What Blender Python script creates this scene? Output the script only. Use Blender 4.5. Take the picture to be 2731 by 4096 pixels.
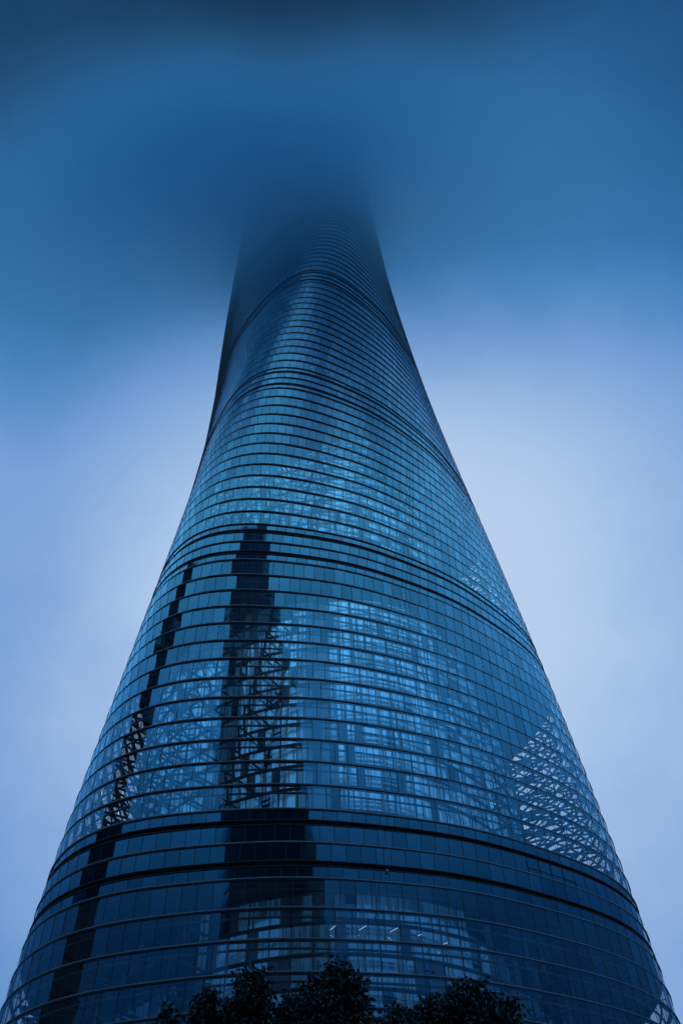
import bpy, math, random
import numpy as np
from mathutils import Matrix, Vector

for o in list(bpy.data.objects):
    bpy.data.objects.remove(o)
SC = bpy.context.scene
COL = SC.collection
rng = np.random.default_rng(7)
random.seed(7)
PI = math.pi


def lin(r, g, b):
    f = lambda c: c / 12.92 if c <= .04045 else ((c + .055) / 1.055) ** 2.4
    return (f(r / 255), f(g / 255), f(b / 255), 1)


# ------------------------------------------------------------------ camera
PITCH, YAW, ROLL, CAMD, EYE = 0.9758855, 0.0352157, -0.0485223, 157.489, 1.6
cam = bpy.data.cameras.new('camera')
cam.sensor_fit = 'VERTICAL'
cam.sensor_height = 36
cam.sensor_width = 24
cam.lens = 35.819
cam.clip_start, cam.clip_end = .1, 20000
camo = bpy.data.objects.new('camera', cam)
COL.objects.link(camo)
fwd = Vector((math.sin(YAW) * math.cos(PITCH), math.cos(YAW) * math.cos(PITCH), math.sin(PITCH)))
rt0 = Vector((math.cos(YAW), -math.sin(YAW), 0))
up0 = rt0.cross(fwd)
rt = math.cos(ROLL) * rt0 + math.sin(ROLL) * up0
up = math.cos(ROLL) * up0 - math.sin(ROLL) * rt0
M3 = Matrix((rt, up, -fwd)).transposed()
camo.matrix_world = Matrix.Translation((0, -CAMD, EYE)) @ M3.to_4x4()
SC.camera = camo

# ------------------------------------------------------------------ exposure
SC.view_settings.view_transform = 'Standard'
SC.view_settings.look = 'None'
SC.view_settings.exposure = 0
SC.view_settings.gamma = 1
SC.cycles.max_bounces = 8
SC.cycles.transparent_max_bounces = 24
SC.cycles.volume_bounces = 6
SC.cycles.volume_step_rate = 0.6
SC.cycles.volume_preview_step_rate = 0.6
SC.cycles.caustics_reflective = False
SC.cycles.caustics_refractive = False
SC.cycles.sample_clamp_indirect = 3


# ------------------------------------------------------------------ node helpers
class NT:
    def __init__(s, tree):
        s.t = tree
        s.t.nodes.clear()

    def n(s, typ, **kw):
        nd = s.t.nodes.new(typ)
        for k, v in kw.items():
            if hasattr(nd, k):
                setattr(nd, k, v)
        return nd

    def put(s, sock, v):
        if isinstance(v, bpy.types.NodeSocket):
            s.t.links.new(v, sock)
        else:
            sock.default_value = v

    def m(s, op, a, b=0., c=0.):
        nd = s.t.nodes.new('ShaderNodeMath')
        nd.operation = op
        for i, v in enumerate((a, b, c)):
            s.put(nd.inputs[i], v)
        return nd.outputs[0]

    def smooth(s, v, lo, hi):
        nd = s.t.nodes.new('ShaderNodeMapRange')
        nd.interpolation_type = 'SMOOTHSTEP'
        s.put(nd.inputs[0], v)
        nd.inputs[1].default_value, nd.inputs[2].default_value = lo, hi
        return nd.outputs[0]

    def noise(s, vec, scale, detail=4, rough=.55):
        nd = s.t.nodes.new('ShaderNodeTexNoise')
        s.put(nd.inputs['Vector'], vec)
        nd.inputs['Scale'].default_value = scale
        nd.inputs['Detail'].default_value = detail
        nd.inputs['Roughness'].default_value = rough
        return nd.outputs[0]

    def ramp(s, fac, stops, interp='LINEAR'):
        nd = s.t.nodes.new('ShaderNodeValToRGB')
        nd.color_ramp.interpolation = interp
        el = nd.color_ramp.elements
        while len(el) < len(stops):
            el.new(.5)
        for e, (p, c) in zip(el, stops):
            e.position = p
            e.color = c
        s.put(nd.inputs[0], fac)
        return nd.outputs[0]


# ------------------------------------------------------------------ sky: heavy overcast, thin and bright low in front, dark overhead
SUN_EL, SUN_AZ = math.radians(46), math.radians(84)          # azimuth measured from +X towards +Y
world = bpy.data.worlds.new('World')
SC.world = world
world.use_nodes = True
w = NT(world.node_tree)
tc = w.n('ShaderNodeTexCoord')
sep = w.n('ShaderNodeSeparateXYZ')
w.put(sep.inputs[0], tc.outputs['Generated'])
vx, vy, vz = sep.outputs
fx, fy = math.cos(SUN_AZ), math.sin(SUN_AZ)
f_ = w.m('ADD', w.m('MULTIPLY', vx, fx), w.m('MULTIPLY', vy, fy))
r_ = w.m('ADD', w.m('MULTIPLY', vx, fy), w.m('MULTIPLY', vy, -fx))
hh = w.m('ABSOLUTE', w.m('MULTIPLY', w.m('ARCSINE', r_), 180 / PI))
ww = w.m('MULTIPLY', w.m('ARCTAN2', vz, f_), 180 / PI)
el = w.m('MULTIPLY', w.m('ARCSINE', vz), 180 / PI)
nz = w.m('SUBTRACT', w.m('ADD', w.m('MULTIPLY', w.noise(tc.outputs['Generated'], 2.6, 4, .5), .65), w.m('MULTIPLY', w.noise(tc.outputs['Generated'], 7.5, 5, .6), .35)), .5)
# front: the thin bright part of the overcast
dw = w.m('SUBTRACT', ww, 53.)
dw = w.m('ADD', w.m('MULTIPLY', w.m('MAXIMUM', dw, 0.), 1.15), w.m('MULTIPLY', w.m('MINIMUM', dw, 0.), .68))
hc = w.m('MINIMUM', hh, 24.)
rad_ = w.m('SQRT', w.m('ADD', w.m('MULTIPLY', hc, hc), w.m('MULTIPLY', dw, dw)))
rad_ = w.m('ADD', rad_, w.m('MULTIPLY', nz, 22.))
glow = w.ramp(w.m('DIVIDE', rad_, 40.), [
    (0, lin(188, 208, 236)), (9 / 40, lin(179, 204, 235)), (15 / 40, lin(152, 185, 227)),
    (20 / 40, lin(130, 166, 217)), (26 / 40, lin(104, 151, 207)), (1, lin(60, 120, 186))], 'B_SPLINE')
# sides and behind: even blue, dimmer towards the rooftops
tail = w.ramp(w.m('DIVIDE', el, 90.), [
    (0, lin(24, 56, 96)), (24 / 90, lin(22, 54, 92)), (34 / 90, lin(37, 84, 134)), (44 / 90, lin(90, 162, 225)),
    (56 / 90, lin(128, 203, 252)), (1, lin(120, 194, 247))])
def lerp(f, c0, c1):
    nd = w.n('ShaderNodeMixRGB')
    w.put(nd.inputs[0], f)
    w.put(nd.inputs[1], c0)
    w.put(nd.inputs[2], c1)
    return nd.outputs[0]
tb = w.n('ShaderNodeMixRGB', blend_type='MULTIPLY')      # the open sky behind is the brighter side
tb.inputs[0].default_value = 1
w.put(tb.inputs[1], tail)
tb.inputs[2].default_value = (1.26, 1.26, 1.26, 1)
tail = tb.outputs[0]
aside = w.m('MAXIMUM', w.smooth(ww, 88., 112.), w.smooth(hh, 20., 38.))
skycol = lerp(aside, glow, tail)
# overhead: the dense dark belly of the cloud deck
ca, sa = math.cos(math.radians(88)), math.sin(math.radians(88))
cdot = w.m('ADD', w.m('MULTIPLY', f_, ca), w.m('MULTIPLY', vz, sa))
atop = w.m('ADD', w.m('MULTIPLY', w.m('ARCCOSINE', w.m('MINIMUM', cdot, 1.)), 180 / PI), w.m('SUBTRACT', w.m('MULTIPLY', nz, 11.), w.m('MULTIPLY', w.m('MULTIPLY', w.m('MINIMUM', w.m('MULTIPLY', hh, hh), 400.), .026), w.m('SUBTRACT', 1., w.smooth(hh, 17., 28.)))))
belly = w.ramp(w.m('DIVIDE', atop, 40.), [
    (5.5 / 40, lin(15, 46, 76)), (9.5 / 40, lin(22, 66, 106)), (13 / 40, lin(33, 90, 141)), (17.5 / 40, lin(48, 112, 170)), (21 / 40, lin(74, 133, 193)), (25 / 40, lin(108, 156, 214)), (1, lin(160, 190, 230))], 'B_SPLINE')
skycol = lerp(w.m('SUBTRACT', 1., w.smooth(atop, 18., 32.)), skycol, belly)
nish = w.n('ShaderNodeTexSky', sky_type='NISHITA')
nish.sun_disc = False
nish.sun_elevation = SUN_EL
nish.sun_rotation = PI / 2 - SUN_AZ
mx = w.n('ShaderNodeMixRGB', blend_type='ADD')
mx.inputs[0].default_value = .0015
w.put(mx.inputs[1], skycol)
w.put(mx.inputs[2], nish.outputs[0])
bg = w.n('ShaderNodeBackground')
w.put(bg.inputs[0], mx.outputs[0])
bg.inputs[1].default_value = 1
wo = w.n('ShaderNodeOutputWorld')
w.put(wo.inputs[0], bg.outputs[0])

# sun, veiled by the overcast behind the tower
sl = bpy.data.lights.new('sun', 'SUN')
sl.energy = .5
sl.angle = math.radians(20)
sl.color = (.72, .88, 1)
slo = bpy.data.objects.new('sun', sl)
COL.objects.link(slo)
sd = Vector((math.cos(SUN_EL) * math.cos(SUN_AZ), math.cos(SUN_EL) * math.sin(SUN_AZ), math.sin(SUN_EL)))
slo.rotation_euler = sd.to_track_quat('Z', 'Y').to_euler()


# ------------------------------------------------------------------ materials
def new_mat(name):
    m = bpy.data.materials.new(name)
    m.use_nodes = True
    return m, NT(m.node_tree)


def plain(name, col, rough=.6, metal=0., var=.0, scale=1.):
    m, t = new_mat(name)
    p = t.n('ShaderNodeBsdfPrincipled')
    if var:
        c = t.n('ShaderNodeTexCoord')
        nn = t.noise(c.outputs['Object'], scale, 3)
        lo = tuple(x * (1 - var) for x in col[:3]) + (1,)
        hi = tuple(min(1, x * (1 + var)) for x in col[:3]) + (1,)
        t.put(p.inputs['Base Color'], t.ramp(nn, [(.3, lo), (.7, hi)]))
    else:
        p.inputs['Base Color'].default_value = tuple(col[:3]) + (1,)
    p.inputs['Roughness'].default_value = rough
    p.inputs['Metallic'].default_value = metal
    o = t.n('ShaderNodeOutputMaterial')
    t.put(o.inputs[0], p.outputs[0])
    return m


def coated(name, f0, refl, through=None, back=None, rough=.0, pane_var=0.):
    """Solar-coated glazing: blue mirror coat over clear (through) or opaque (back) glass."""
    m, t = new_mat(name)
    lw = t.n('ShaderNodeLayerWeight')
    lw.inputs[0].default_value = .5
    p5 = t.m('POWER', lw.outputs['Facing'], 3.)
    fac = t.m('ADD', f0, t.m('MULTIPLY', p5, 1 - f0))
    g = t.n('ShaderNodeBsdfGlossy')
    g.inputs['Roughness'].default_value = rough
    t.put(g.inputs[0], t.ramp(p5, [(0, refl), (1, (.86, .93, 1, 1))]))
    if pane_var:
        at = t.n('ShaderNodeAttribute')
        at.attribute_name = 'pane'
        v = t.m('ADD', 1 - pane_var, t.m('MULTIPLY', at.outputs['Fac'], 2 * pane_var))
        fac = t.m('MINIMUM', t.m('MULTIPLY', fac, v), 1.)
    if through:
        b = t.n('ShaderNodeBsdfTransparent')
        b.inputs[0].default_value = through
    else:
        b = t.n('ShaderNodeBsdfDiffuse')
        b.inputs[0].default_value = back
    mixn = t.n('ShaderNodeMixShader')
    t.put(mixn.inputs[0], fac)
    t.put(mixn.inputs[1], b.outputs[0])
    t.put(mixn.inputs[2], g.outputs[0])
    o = t.n('ShaderNodeOutputMaterial')
    t.put(o.inputs[0], mixn.outputs[0])
    return m


M_GLASS = coated('vision_glass', .175, (.25, .73, .97, 1), through=(.96, 1, 1, 1), pane_var=.17)
M_SPAN = coated('spandrel_glass', .20, (.25, .72, .96, 1), back=(.012, .02, .03, 1), rough=.04, pane_var=.17)
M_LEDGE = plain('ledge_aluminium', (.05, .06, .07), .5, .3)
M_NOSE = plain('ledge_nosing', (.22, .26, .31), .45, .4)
M_MULL = plain('mullion_metal', (.025, .03, .036), .5, .2)
M_VENT = plain('louvre_black', (.006, .007, .009), .8)
M_STEEL = plain('painted_steel', (.10, .13, .16), .6)
M_SLAB = plain('floor_slab', (.16, .19, .22), .9)
M_BLIND, t = new_mat('blind_glow')                       # drawn curtains; added glow stands in for sky mirrored on the drum
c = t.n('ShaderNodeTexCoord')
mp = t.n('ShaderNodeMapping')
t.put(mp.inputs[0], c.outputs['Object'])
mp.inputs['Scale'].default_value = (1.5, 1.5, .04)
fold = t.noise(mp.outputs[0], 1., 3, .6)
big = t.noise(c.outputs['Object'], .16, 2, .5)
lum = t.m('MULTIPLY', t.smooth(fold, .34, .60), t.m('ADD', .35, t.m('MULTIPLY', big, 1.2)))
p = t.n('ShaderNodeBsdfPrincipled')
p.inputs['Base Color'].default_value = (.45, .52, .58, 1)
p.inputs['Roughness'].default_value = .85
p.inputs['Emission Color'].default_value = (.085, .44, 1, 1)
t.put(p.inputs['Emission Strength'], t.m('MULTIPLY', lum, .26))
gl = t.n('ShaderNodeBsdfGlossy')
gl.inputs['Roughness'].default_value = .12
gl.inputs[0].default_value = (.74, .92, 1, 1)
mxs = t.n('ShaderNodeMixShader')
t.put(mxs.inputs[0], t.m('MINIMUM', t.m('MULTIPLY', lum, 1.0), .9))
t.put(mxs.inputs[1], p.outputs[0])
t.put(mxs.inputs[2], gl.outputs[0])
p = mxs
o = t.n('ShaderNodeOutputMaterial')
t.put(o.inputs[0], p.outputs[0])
M_DIM = plain('blind_grey', (.20, .25, .30), .7, var=.25, scale=.3)
M_DARKW = coated('drum_glass', .30, (.6, .85, 1, 1), back=(.03, .045, .06, 1))
M_CORE = plain('core_concrete', (.10, .11, .12), .9)


def emit(name, col, s):
    m, t = new_mat(name)
    e = t.n('ShaderNodeEmission')
    e.inputs[0].default_value = col
    e.inputs[1].default_value = s
    o = t.n('ShaderNodeOutputMaterial')
    t.put(o.inputs[0], e.outputs[0])
    return m


M_LAMP = emit('lit_tube', (.8, .92, 1, 1), .9)


# ------------------------------------------------------------------ mesh helpers
class MB:
    def __init__(s):
        s.v, s.f, s.mi, s.n = [], [], [], 0

    def add(s, verts, faces, mi=0):
        verts = np.asarray(verts, float).reshape(-1, 3)
        s.v.append(verts)
        s.f.extend([tuple(int(i) + s.n for i in f) for f in faces])
        s.mi.extend([mi] * len(faces))
        s.n += len(verts)

    def box(s, c, ax, ay, az, mi=0):
        c, ax, ay, az = (np.asarray(q, float) for q in (c, ax, ay, az))
        vs = [c + i * ax + j * ay + k * az for k in (-1, 1) for j in (-1, 1) for i in (-1, 1)]
        s.add(vs, [(0, 2, 3, 1), (4, 5, 7, 6), (0, 1, 5, 4), (2, 6, 7, 3), (0, 4, 6, 2), (1, 3, 7, 5)], mi)

    def tube(s, a, b, r, n=6, r2=None, mi=0):
        a, b = np.asarray(a, float), np.asarray(b, float)
        d = b - a
        L = np.linalg.norm(d)
        if L < 1e-6:
            return
        d /= L
        h = np.array([0, 0, 1.]) if abs(d[2]) < .9 else np.array([1., 0, 0])
        u = np.cross(d, h)
        u /= np.linalg.norm(u)
        v = np.cross(d, u)
        t = np.linspace(0, 2 * PI, n, endpoint=False)
        ring = np.cos(t)[:, None] * u + np.sin(t)[:, None] * v
        r2 = r if r2 is None else r2
        s.add(np.concatenate([a + r * ring, b + r2 * ring]),
              [(i, (i + 1) % n, n + (i + 1) % n, n + i) for i in range(n)] + [tuple(range(n))[::-1], tuple(range(n, 2 * n))], mi)

    def loft(s, loops, closed_section=True, mi=0):
        """loops: list of (N,3) closed loops; joins each to the next (and last to first)."""
        k, n = len(loops), len(loops[0])
        fs = []
        for a in range(k if closed_section else k - 1):
            b = (a + 1) % k
            for i in range(n):
                j = (i + 1) % n
                fs.append((a * n + i, a * n + j, b * n + j, b * n + i))
        s.add(np.concatenate(loops), fs, mi)

    def build(s, name, mats, parent=None, smooth=False):
        me = bpy.data.meshes.new(name)
        me.from_pydata(np.concatenate(s.v).tolist(), [], s.f)
        for m in (mats if isinstance(mats, (list, tuple)) else [mats]):
            me.materials.append(m)
        me.polygons.foreach_set('material_index', s.mi)
        if smooth:
            me.polygons.foreach_set('use_smooth', [True] * len(s.f))
        me.update()
        ob = bpy.data.objects.new(name, me)
        COL.objects.link(ob)
        if parent is not None:
            ob.parent = parent
        return ob


def tag(o, label=None, cat=None, group=None, kind=None):
    for k, v in (('label', label), ('category', cat), ('group', group), ('kind', kind)):
        if v:
            o[k] = v
    return o


def empty(name, loc, rz=0):
    o = bpy.data.objects.new(name, None)
    COL.objects.link(o)
    o.location = loc
    o.rotation_euler = (0, 0, rz)
    return o


# ------------------------------------------------------------------ ground
mg, t = new_mat('plaza_paving')
c = t.n('ShaderNodeTexCoord')
br = t.n('ShaderNodeTexBrick')
t.put(br.inputs['Vector'], c.outputs['Object'])
br.inputs['Scale'].default_value = .8
br.inputs['Color1'].default_value = (.38, .38, .385, 1)
br.inputs['Color2'].default_value = (.33, .33, .335, 1)
br.inputs['Mortar'].default_value = (.06, .06, .06, 1)
br.inputs['Mortar Size'].default_value = .01
p = t.n('ShaderNodeBsdfPrincipled')
t.put(p.inputs['Base Color'], br.outputs[0])
p.inputs['Roughness'].default_value = .6
o = t.n('ShaderNodeOutputMaterial')
t.put(o.inputs[0], p.outputs[0])
g = MB()
G = 6000
g.add([(-G, -G, 0), (G, -G, 0), (G, G, 0), (-G, G, 0)], [(0, 1, 2, 3)])
tag(g.build('ground', mg), kind='structure')

# ------------------------------------------------------------------ the tower's form
Z0 = 96.37988 + EYE            # base of the third zone
R0, KT, K2, TW, PH0 = 44.71375, 0.00101073, 4.84437e-7, 0.0037853, -0.313075
E3, E6, E9 = 0.109039, 0.0214756, 0.00619647
FH, SA, SB, SC_ = 4.5, 1.92, .85, 3.02
MECH = 2 * (SA + SB + SC_)
TT = np.linspace(0, 2 * PI, 2881)
SHAPE = 1 + E3 * np.cos(3 * TT) + E6 * np.cos(6 * TT) + E9 * np.cos(9 * TT)
_X, _Y = SHAPE * np.cos(TT), SHAPE * np.sin(TT)
_S = np.concatenate([[0], np.cumsum(np.hypot(np.diff(_X), np.diff(_Y)))])
SU = _S / _S[-1]
third = np.array([i + .0 for i in range(24)] + [23.5, 24] + list(range(25, 47)), float)
UNITS = np.concatenate([third + 47 * k for k in range(3)]) / 141 + .09 / 141
UNITS = np.sort(UNITS)
THB = np.interp(UNITS, SU, TT)
NB = len(THB)


def radius(z):
    q = z - Z0
    return R0 * math.exp(-KT * q - K2 * q * q)


def plan(z, off=0., th=None):
    """Outline of the tower at height z (one point per mullion), pushed out by off."""
    th = THB if th is None else th
    r = 1 + E3 * np.cos(3 * th) + E6 * np.cos(6 * th) + E9 * np.cos(9 * th)
    dr = -3 * E3 * np.sin(3 * th) - 6 * E6 * np.sin(6 * th) - 9 * E9 * np.sin(9 * th)
    a = th + PH0 + TW * (z - Z0)
    R = radius(z)
    x, y = R * r * np.cos(a), R * r * np.sin(a)
    tx = dr * np.cos(a) - r * np.sin(a)
    ty = dr * np.sin(a) + r * np.cos(a)
    L = np.hypot(tx, ty)
    return np.stack([x + off * ty / L, y - off * tx / L], 1)


def lift(p, z):
    return np.concatenate([p, np.full((len(p), 1), z)], 1)


def face_radius(z):
    return radius(z) * (1 - E3 + E6 - E9)


tower = empty('skyscraper', (0, 0, 0))
tag(tower, 'giant twisting blue glass skyscraper with rounded corners fading into low cloud', 'skyscraper')


def glass_row(name, z0, z1, mat, zl=None):
    """One storey of upright flat panes, with its mullions and the ledge it stands on as children."""
    zm = (z0 + z1) / 2 if zl is None else zl
    P = plan(zm)
    Q = np.roll(P, -1, 0)
    N = NB
    d = Q - P
    L = np.linalg.norm(d, axis=1)[:, None]
    nrm = np.stack([d[:, 1], -d[:, 0]], 1) / L
    jit = rng.normal(0, .005, (4, N, 1))
    V = np.empty((4 * N, 3))
    V[0::4] = lift(P + nrm * jit[0], z0)
    V[1::4] = lift(Q + nrm * jit[1], z0)
    V[2::4] = lift(Q + nrm * jit[2], z1)
    V[3::4] = lift(P + nrm * (jit[0] + jit[2] - jit[1]), z1)
    b = MB()
    b.add(V, [(4 * i, 4 * i + 1, 4 * i + 2, 4 * i + 3) for i in range(N)])
    ob = b.build(name, mat, tower)
    at = ob.data.attributes.new('pane', 'FLOAT', 'FACE')
    at.data.foreach_set('value', rng.random(N).astype(np.float32))
    # mullions
    m = MB()
    tn = (Q - np.roll(P, 1, 0))
    tn /= np.linalg.norm(tn, axis=1)[:, None]
    no = np.stack([tn[:, 1], -tn[:, 0]], 1)
    hw = .045
    inn, out = -.02, .025
    vs = np.empty((8 * N, 3))
    for k, (s_, o_) in enumerate(((-hw, inn), (-hw, out), (hw, out), (hw, inn))):
        q = P + tn * s_ + no * o_
        vs[k::8] = lift(q, z0)
        vs[k + 4::8] = lift(q, z1)
    fs = []
    for i in range(N):
        a = 8 * i
        fs += [(a, a + 1, a + 5, a + 4), (a + 1, a + 2, a + 6, a + 5), (a + 2, a + 3, a + 7, a + 6)]
        e = 8 * ((i + 1) % N)
        fs.append((a + 7, a + 6, e + 5, e + 4))            # head rail joins the uprights
    m.add(vs, fs)
    m.build('window_frame', M_MULL, ob)
    return ob


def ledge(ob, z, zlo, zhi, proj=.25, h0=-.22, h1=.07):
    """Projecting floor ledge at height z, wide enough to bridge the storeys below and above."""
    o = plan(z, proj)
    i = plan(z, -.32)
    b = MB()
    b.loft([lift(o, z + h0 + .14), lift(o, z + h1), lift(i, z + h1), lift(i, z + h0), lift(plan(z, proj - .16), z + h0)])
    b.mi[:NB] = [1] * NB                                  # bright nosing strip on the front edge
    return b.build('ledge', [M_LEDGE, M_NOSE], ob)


def black_band(z0, z1):
    b = MB()
    zm = (z0 + z1) / 2
    for k in range(4):                                    # louvre blades, recessed
        q0 = z0 + (z1 - z0) * k / 4
        q1 = z0 + (z1 - z0) * (k + .55) / 4
        b.loft([lift(plan(zm, -.32), q0), lift(plan(zm, -.22), q1), lift(plan(zm, -.45), q1), lift(plan(zm, -.45), q0)])
    b.loft([lift(plan(zm, -.5), z0), lift(plan(zm, -.5), z1)], False)
    v = b.build('vent_band', M_VENT, tower)
    e = MB()
    for q, d in ((z0, -1), (z1, 1)):                      # lips above and below the slot
        e.loft([lift(plan(q, .14), q - .05), lift(plan(q, .14), q + .05), lift(plan(q, -.6), q + .05), lift(plan(q, -.6), q - .05)])
    e.build('edge_trim', M_LEDGE, v)


def mech(z):
    """Double plant floor: spandrel, slot, two storeys, slot, spandrel. Returns its top."""
    seq = [('s', SA), ('b', SB), ('s', SC_), ('s', SC_), ('b', SB), ('s', SA)]
    prev = None
    for kind, h in seq:
        if kind == 's':
            ob = glass_row('spandrel_band', z + .05, z + h - .05, M_SPAN)
            if prev == 's' or prev is None:
                ledge(ob, z, z - h, z + h)
        else:
            black_band(z, z + h)
        prev = kind
        z += h
    cap = MB()                                            # solid plate closing the zone
    for q in (z - MECH + .6, z - .6):
        pl = lift(plan(q, -.8), q)
        cap.add(pl, [tuple(range(NB))])
    cap.build('plant_floor', M_SLAB, tower)
    return z


GLOW_SECTORS = {0: lambda d, f: f <= 8 and d < 318 or f > 8 and 246 < d < 300,  # per zone: sectors and floors whose blinds get the added glow
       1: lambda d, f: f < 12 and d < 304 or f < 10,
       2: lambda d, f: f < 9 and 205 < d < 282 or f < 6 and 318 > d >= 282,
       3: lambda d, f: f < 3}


def drum(z0, n, detail=True, zone=9):
    """Round inner tower of one zone: its glazed wall, floor plates and the hung ring steel of the atria."""
    ztop = z0 + n * FH
    rd = face_radius(ztop) - 2.3
    NP = 170
    a = np.linspace(0, 2 * PI, NP, endpoint=False)
    cs = np.stack([np.cos(a), np.sin(a)], 1)
    wall = MB()
    deg = np.degrees(a)
    for f in range(n):
        zb, zt = z0 + f * FH + .1, z0 + (f + 1) * FH - .5
        ok = np.array([bool(GLOW_SECTORS[zone](d_ + rng.normal() * 2.5, f)) if zone in GLOW_SECTORS else False for d_ in deg])
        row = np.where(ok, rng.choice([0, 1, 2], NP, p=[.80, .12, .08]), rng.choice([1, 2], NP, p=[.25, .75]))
        lo, hi = lift(cs * rd, zb), lift(cs * rd, zt)
        sp = lift(cs * rd, zt + .5)
        for i in range(NP):
            j = (i + 1) % NP
            wall.add([lo[i], lo[j], hi[j], hi[i]], [(0, 1, 2, 3)], int(row[i]))
            wall.add([hi[i], hi[j], sp[j], sp[i]], [(0, 1, 2, 3)], 3)
        wall.loft([lift(cs * (rd + .05), zb - .1), lift(cs * (rd + .05), zb), lift(cs * rd, zb), lift(cs * rd, zb - .1)], mi=3)
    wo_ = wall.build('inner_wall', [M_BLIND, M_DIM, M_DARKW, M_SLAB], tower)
    ml = MB()
    for i in range(0, NP, 2):
        q = cs[i] * (rd + .06)
        tg = np.array([-cs[i][1], cs[i][0]])
        ml.box((q[0], q[1], (z0 + ztop) / 2), (tg[0] * .05, tg[1] * .05, 0), (cs[i][0] * .07, cs[i][1] * .07, 0), (0, 0, n * FH / 2))
    ml.build('wall_mullions', M_MULL, wo_)
    sl_ = MB()
    for f in range(1, n):
        z = z0 + f * FH
        ro = rd + .25
        sl_.loft([lift(cs * ro, z - .18), lift(cs * ro, z), lift(cs * (rd + .02), z), lift(cs * (rd + .02), z - .18)])
    sl_.build('walkway_edges', M_SLAB, wo_)
    if not detail:
        return rd
    th = np.linspace(0, 2 * PI, 181)[:-1]
    rods = MB()
    for f in range(n):
        z = z0 + (f + 1) * FH - .35
        if f == n - 1:
            z -= .3
        tr = MB()
        pi_ = lift(plan(z, -1.5, th), z)
        pl = MB()
        # ring beam
        for i in range(len(th)):
            tr.tube(pi_[i], pi_[(i + 1) % len(th)], .17, 6)
        # zigzag struts between ring and drum where the atrium is deep
        for i in range(0, len(th), 7):
            q = pi_[i][:2]
            gap = np.hypot(*q) - rd
            if gap < 5.2:
                continue
            aa = math.atan2(q[1], q[0])
            for s in (-1, 1):
                da = s * (.045 + .004 * gap)
                e = np.array([rd * math.cos(aa + da), rd * math.sin(aa + da), z - .1])
                tr.tube(pi_[i], e, .19, 6)
            rods.tube((pi_[i][0], pi_[i][1], z), (pi_[i][0], pi_[i][1], z - FH), .05, 4)
        # short stubs from ring to curtain wall
        po = lift(plan(z, -.2, th), z)
        for i in range(0, len(th), 5):
            tr.tube(pi_[i], po[i], .07, 4)
        tr.build('ring_truss', M_STEEL, tower)
    rods.build('hanger_rods', M_STEEL, tower)
    return rd


# storeys: (number of floors, which inner steel detail)
zb = Z0 - MECH - 13 * FH                                   # bottom of second zone
low = zb - MECH
# entrance storeys
n0 = 3
h0 = low / n0
for k in range(n0):
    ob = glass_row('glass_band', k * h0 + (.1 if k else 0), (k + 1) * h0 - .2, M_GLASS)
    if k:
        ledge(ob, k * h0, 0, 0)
z = mech(low)
lamp_spots = []
for zone, (n, det) in enumerate(((13, True), (13, True), (13, True), (14, True), (15, False), (16, False))):
    base = z
    for f in range(n):
        ob = glass_row('glass_band', z + .06, z + FH - .22, M_GLASS)
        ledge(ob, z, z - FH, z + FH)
        z += FH
    rd = drum(base, n, det, zone)
    lamp_spots.append((base, n, rd))
    z = mech(z)
ZTOP = z
# roof of the last storeys, already inside the cloud
cr = MB()
cr.loft([lift(plan(ZTOP), ZTOP), lift(plan(ZTOP + 3), ZTOP + 3), lift(plan(ZTOP + 3, -1.2), ZTOP + 3), lift(plan(ZTOP, -1.2), ZTOP)])
cr.add(lift(plan(ZTOP, -.9), ZTOP + .3), [tuple(range(NB))])
cr.build('roof', M_SPAN, tower)
core = MB()
tt = np.linspace(0, 2 * PI, 40, endpoint=False)
cc = np.stack([np.cos(tt), np.sin(tt)], 1) * 14
core.loft([lift(cc, .02), lift(cc, ZTOP)], False)
core.build('core', M_CORE, tower)

# lit ceiling tubes seen through the glass
spots = [(270.7, 79.2), (276.2, 79.2), (282.1, 79.2), (287.0, 78.9), (292.2, 78.4)]
for k, (deg, zz) in enumerate(spots):
    a = math.radians(deg)
    zz += EYE - .5
    r1 = face_radius(zz) - .9
    b = MB()
    L = 1.3 if k in (0, 1, 2) else .6
    u = np.array([math.cos(a), math.sin(a), 0])
    v = np.array([-u[1], u[0], 0])
    q = .8 * u + .6 * v
    b.box(u * (r1 - .6) + np.array([0, 0, zz]), q * L / 2, np.array([-q[1], q[0], 0]) * .02, (0, 0, .018))
    b.build('strip_light', M_LAMP, tower)

# small cradle box hung in the slot, and the hinged service panels on the right
a = math.radians(281.1)
zz = 88.1
b = MB()
r1 = face_radius(zz) + .35
u = np.array([math.cos(a), math.sin(a), 0])
v = np.array([-u[1], u[0], 0])
b.box(u * r1 + np.array([0, 0, zz]), v * .16, u * .12, (0, 0, .10))
b.box(u * (r1 - .1) + np.array([0, 0, zz + .26]), v * .05, u * .05, (0, 0, .1))
b.build('service_box', plain('box_grey', (.45, .48, .5), .5), tower)

b = MB()
zq = Z0 - SA - SB - SC_
for k in range(4):
    tq = THB.copy()
    zm = zq + SC_ / 2
    az_ = (tq + PH0 + TW * (zm - Z0)) % (2 * PI)
    k0 = int(np.argmin(np.abs(az_ - math.radians(311.2))))
    P = plan(zm, .03)
    p0, p1 = P[(k0 + k) % NB], P[(k0 + k + 1) % NB]
    b.tube((*p0, zq + 1.15 - .0 * k), (*p1, zq + 1.15), .05, 4)
    b.tube((*p0, zq + .1), (*p0, zq + SC_ - .1), .06, 4)
    if k == 3:
        b.tube((*p1, zq + .1), (*p1, zq + 1.15), .06, 4)
b.build('service_panel_frame', M_VENT, tower)

# ------------------------------------------------------------------ neighbours behind the camera, seen mirrored in the glass
M_FAC = coated('dark_facade', .04, (.5, .7, .9, 1), back=(.010, .013, .017, 1), rough=.15)
M_FACB = plain('facade_fins', (.03, .036, .042), .5, .3)


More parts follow.
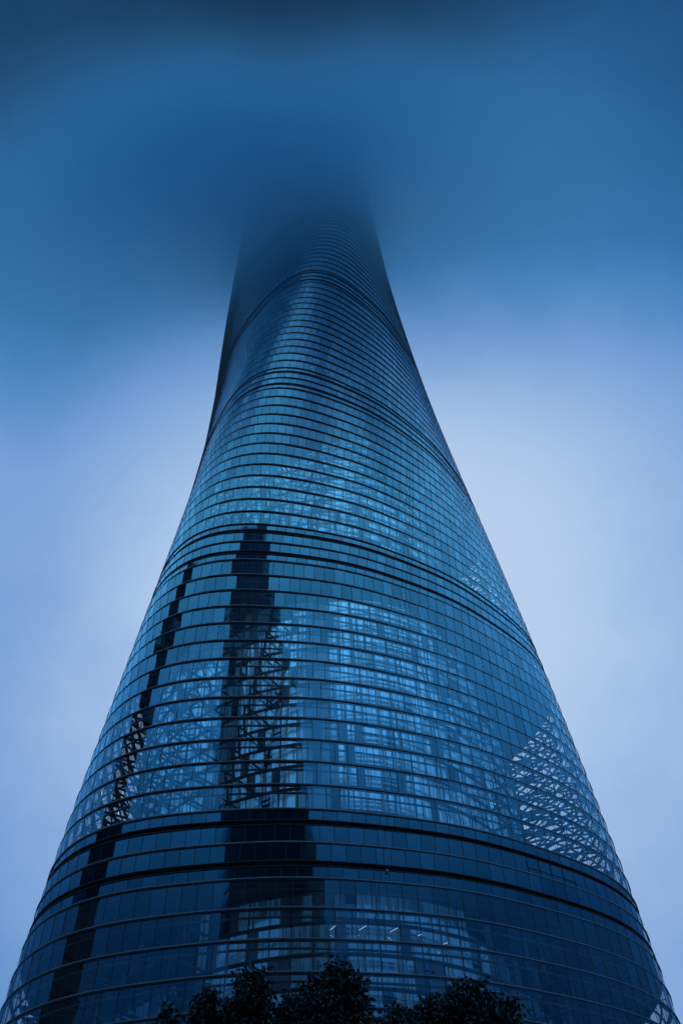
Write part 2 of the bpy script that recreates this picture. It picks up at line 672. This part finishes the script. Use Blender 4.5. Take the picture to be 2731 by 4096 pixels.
def taper_tower():
    t_ = empty('wedge_tower', (-14, -242, 0), math.radians(4))
    tag(t_, 'dark tapering skyscraper mirrored in the glass right of the slimmer reflection', 'skyscraper')
    lev = [(0, 47, 40), (150, 47, 38), (205, 46, 36), (240, 41, 34), (280, 36, 31), (330, 31, 27), (380, 31, 22), (428, 33, 16)]
    b = MB()
    loops = []
    for z_, hx, hy in lev:
        c_ = 3
        loops.append(np.array([(-hx + c_, -hy, z_), (hx - c_, -hy, z_), (hx, -hy + c_, z_), (hx, hy - c_, z_), (hx - c_, hy, z_), (-hx + c_, hy, z_), (-hx, hy - c_, z_), (-hx, -hy + c_, z_)], float))
    b.loft(loops, False)
    b.add(loops[-1], [tuple(range(8))])
    b.build('facade', M_FAC, t_)
    fb = MB()
    for z_ in np.arange(12, 425, 8.6):
        hx = np.interp(z_, [l[0] for l in lev], [l[1] for l in lev]) + .12
        hy = np.interp(z_, [l[0] for l in lev], [l[2] for l in lev]) + .12
        c_ = 3
        lo = np.array([(-hx + c_, -hy), (hx - c_, -hy), (hx, -hy + c_), (hx, hy - c_), (hx - c_, hy), (-hx + c_, hy), (-hx, hy - c_), (-hx, -hy + c_)], float)
        fb.loft([lift(lo, z_), lift(lo, z_ + .5), lift(lo * .99, z_ + .5), lift(lo * .99, z_)])
    fb.build('floor_lines', M_FACB, t_)


def tiered_tower():
    t_ = empty('tiered_tower', (-190, -124, 0), math.radians(32))
    tag(t_, 'slim stepped skyscraper with a pointed top mirrored near the left edge', 'skyscraper')
    b = MB()
    fb = MB()
    z_, h_, s_ = 0., 62., 30.
    k = 0
    while s_ > 6 and k < 16:
        lo = np.array([(-s_ + 5, -s_), (s_ - 5, -s_), (s_, -s_ + 5), (s_, s_ - 5), (s_ - 5, s_), (-s_ + 5, s_), (-s_, s_ - 5), (-s_, -s_ + 5)], float) if s_ > 9 else np.array([(-s_ + 2, -s_), (s_ - 2, -s_), (s_, -s_ + 2), (s_, s_ - 2), (s_ - 2, s_), (-s_ + 2, s_), (-s_, s_ - 2), (-s_, -s_ + 2)], float)
        b.loft([lift(lo, z_), lift(lo * 1.03, z_ + h_)], False)
        b.add(lift(lo * 1.03, z_ + h_), [tuple(range(8))])
        fb.loft([lift(lo * 1.07, z_ + h_ - .8), lift(lo * 1.07, z_ + h_ + .6), lift(lo * .9, z_ + h_ + .6), lift(lo * .9, z_ + h_ - .8)])
        z_ += h_
        h_ = max(6, h_ * .86)
        s_ = s_ - (.5 if z_ < 350 else 5.)
        k += 1
    b.build('facade', M_FAC, t_)
    fb.build('cornices', M_FACB, t_)
    sp_ = MB()
    sp_.tube((0, 0, z_), (0, 0, z_ + 34), 3.0, 8, .2)
    sp_.build('spire', M_FACB, t_)


taper_tower()
tiered_tower()

# ------------------------------------------------------------------ trees
ml_, t = new_mat('leaf')
oi = t.n('ShaderNodeTexCoord')
nn = t.noise(oi.outputs['Object'], 1.6, 3)
df = t.n('ShaderNodeBsdfPrincipled')
t.put(df.inputs['Base Color'], t.ramp(nn, [(.3, (.014, .022, .013, 1)), (.7, (.034, .052, .027, 1))]))
df.inputs['Roughness'].default_value = .42
o = t.n('ShaderNodeOutputMaterial')
t.put(o.inputs[0], df.outputs[0])
M_LEAF = ml_
M_BARK = plain('bark', (.06, .05, .04), .9, var=.3, scale=4)


def leaf_cloud(b, c, r, n, rz=None):
    """Leaves hanging from short shoots inside an uneven lobe of centre c and radii r."""
    c = np.asarray(c, float)
    for _ in range(n):
        d = rng.normal(size=3)
        d /= np.linalg.norm(d)
        q = c + d * np.asarray(r) * (rng.random() ** .45) * (1 + .16 * rng.normal())
        L = rng.uniform(.055, .10)
        W = L * rng.uniform(.42, .55)
        ax = rng.normal(size=3) * .55 + np.array([0, 0, -.75]) + d * .35
        ax /= np.linalg.norm(ax)
        sd_ = np.cross(ax, rng.normal(size=3))
        sd_ /= np.linalg.norm(sd_)
        nr = np.cross(ax, sd_)
        vs = [q, q + ax * L * .45 + sd_ * W, q + ax * L * 1.5 + nr * L * .25, q + ax * L * .45 - sd_ * W, q + ax * L * .7 + nr * (-.012)]
        b.add(vs, [(0, 1, 4), (1, 2, 4), (2, 3, 4), (3, 0, 4)])


def tree(base, lobes, label, seed):
    global rng
    rng = np.random.default_rng(seed)
    base = np.array(base, float)
    t_ = empty('broadleaf_tree', base)
    tag(t_, label, 'tree', 'treetops in front of the tower')
    tops = [np.array(l[:3]) - base for l in lobes]
    hub = np.array([np.mean([q[0] for q in tops]), np.mean([q[1] for q in tops]), 9.6])
    tr = MB()
    pts = [np.array([0, 0, 0]), np.array([.12, .05, 3.2]), np.array([-.05, .1, 6.4]) + hub * np.array([.4, .4, 0]), hub]
    rr = [.24, .19, .15, .10]
    for i in range(3):
        tr.tube(pts[i], pts[i + 1], rr[i], 9, rr[i + 1])
    for q in tops:
        mid = hub * .45 + q * .55 + np.array([rng.normal() * .12, rng.normal() * .12, -.3])
        st = pts[2] * .3 + hub * .7
        tr.tube(st, mid, .06, 6, .035)
        tr.tube(mid, q - np.array([0, 0, .12]), .035, 5, .01)
    tr.build('trunk', M_BARK, t_)
    cr_ = MB()
    for q, l in zip(tops, lobes):
        w_ = l[3]
        # a shoot: small clumps stacked down from its tip, widening
        zt = q[2]
        k = 0
        while zt > 9.2:
            s_ = min(1., .84 + .16 * k)
            cen = np.array([q[0] + rng.normal() * .12 * w_, q[1] + rng.normal() * .2, zt - w_ * 1.0])
            cen[:2] = cen[:2] * (1 - .05 * k) + hub[:2] * .05 * k
            ww_ = w_ * s_ * (1 + .10 * k)
            leaf_cloud(cr_, cen, (ww_, ww_ * 1.1, w_ * .62), int(250 * (ww_ / .4) ** 1.7))
            zt -= w_ * .85
            k += 1
    leaf_cloud(cr_, hub + np.array([0, .2, 1.3]), (1.5, 1.2, 1.7), 5200)
    cr_.build('crown', M_LEAF, t_)


tree((-2.0, -137.4, 0), [(-3.25, -137.75, 13.19, 0.22), (-2.95, -137.70, 13.08, 0.26), (-2.62, -137.66, 13.49, 0.24), (-2.42, -137.63, 13.57, 0.24), (-1.95, -137.58, 13.29, 0.30), (-1.72, -137.55, 14.11, 0.30), (-1.45, -137.60, 14.09, 0.30), (-1.00, -137.52, 13.39, 0.30), (-0.75, -137.60, 13.43, 0.26), (-0.55, -138.00, 13.10, 0.34), (-2.20, -137.70, 13.10, 0.34)],
     'dark leafy treetop left of the middle with one tall narrow shoot', 11)
tree((.1, -138.5, 0), [(-0.30, -138.49, 13.30, 0.32), (0.00, -138.49, 13.50, 0.34), (0.30, -138.49, 13.52, 0.32), (0.52, -138.49, 13.23, 0.26), (0.02, -138.60, 13.23, 0.45), (-0.50, -138.40, 12.70, 0.34)],
     'dark leafy treetop with a single broad head between two wider trees', 12)
tree((2.6, -137.2, 0), [(0.95, -137.10, 13.38, 0.26), (1.35, -137.02, 13.60, 0.26), (1.65, -137.05, 13.40, 0.32), (2.07, -137.10, 13.87, 0.30), (2.40, -137.15, 13.71, 0.30), (2.72, -137.17, 14.06, 0.28), (3.00, -137.20, 13.84, 0.30), (3.30, -137.25, 13.69, 0.30), (3.62, -137.31, 13.39, 0.30), (2.20, -137.30, 13.32, 0.40), (2.90, -137.30, 13.32, 0.40), (1.20, -137.30, 13.01, 0.36)],
     'broad dark leafy treetop on the right sloping down at its outer side', 13)

# ------------------------------------------------------------------ the low cloud that swallows the tower's top
mc, t = new_mat('cloud_vapour')
c = t.n('ShaderNodeTexCoord')
s3 = t.n('ShaderNodeSeparateXYZ')
t.put(s3.inputs[0], c.outputs['Object'])
ox, oy, oz = s3.outputs
nb = t.noise(c.outputs['Object'], .010, 3, .55)
nf = t.noise(c.outputs['Object'], .022, 4, .6)
# belly of the deck, ragged; the deck's edge lies along the tower, so the sky beyond it stays bright
zz_ = t.m('ADD', oz, t.m('MULTIPLY', t.m('SUBTRACT', nb, .5), 60.))
yy_ = t.m('ADD', t.m('ADD', oy, t.m('MULTIPLY', ox, .22)), t.m('MULTIPLY', t.m('SUBTRACT', nf, .5), 46.))
far_ = t.m('SUBTRACT', 1., t.smooth(yy_, -80., 6.))
near_ = t.smooth(t.m('ADD', oy, t.m('MULTIPLY', t.m('SUBTRACT', nf, .5), 30.)), -138., -14.)
near_ = t.m('POWER', near_, 3.2)
side_ = t.m('SUBTRACT', 1., t.smooth(t.m('ABSOLUTE', ox), 35., 150.))
up_ = t.m('ADD', t.smooth(zz_, 306., 420.), t.m('MULTIPLY', t.smooth(zz_, 220., 320.), .03))
topf = t.m('SUBTRACT', 1., t.smooth(oz, 450., 510.))
den = t.m('MULTIPLY', t.m('MULTIPLY', up_, topf), t.m('MULTIPLY', t.m('MULTIPLY', far_, near_), t.m('MULTIPLY', side_, .105)))
pv = t.n('ShaderNodeVolumePrincipled')
pv.inputs['Color'].default_value = (.46, .855, 1, 1)
pv.inputs['Anisotropy'].default_value = .05
t.put(pv.inputs['Density'], den)
o = t.n('ShaderNodeOutputMaterial')
t.put(o.inputs['Volume'], pv.outputs[0])
b = MB()
b.box((0, -70, 355), (210, 0, 0), (0, 125, 0), (0, 0, 165))
cl = b.build('low_cloud', mc)
tag(cl, 'dark blue low cloud deck hiding the top of the skyscraper', 'cloud', kind='stuff')
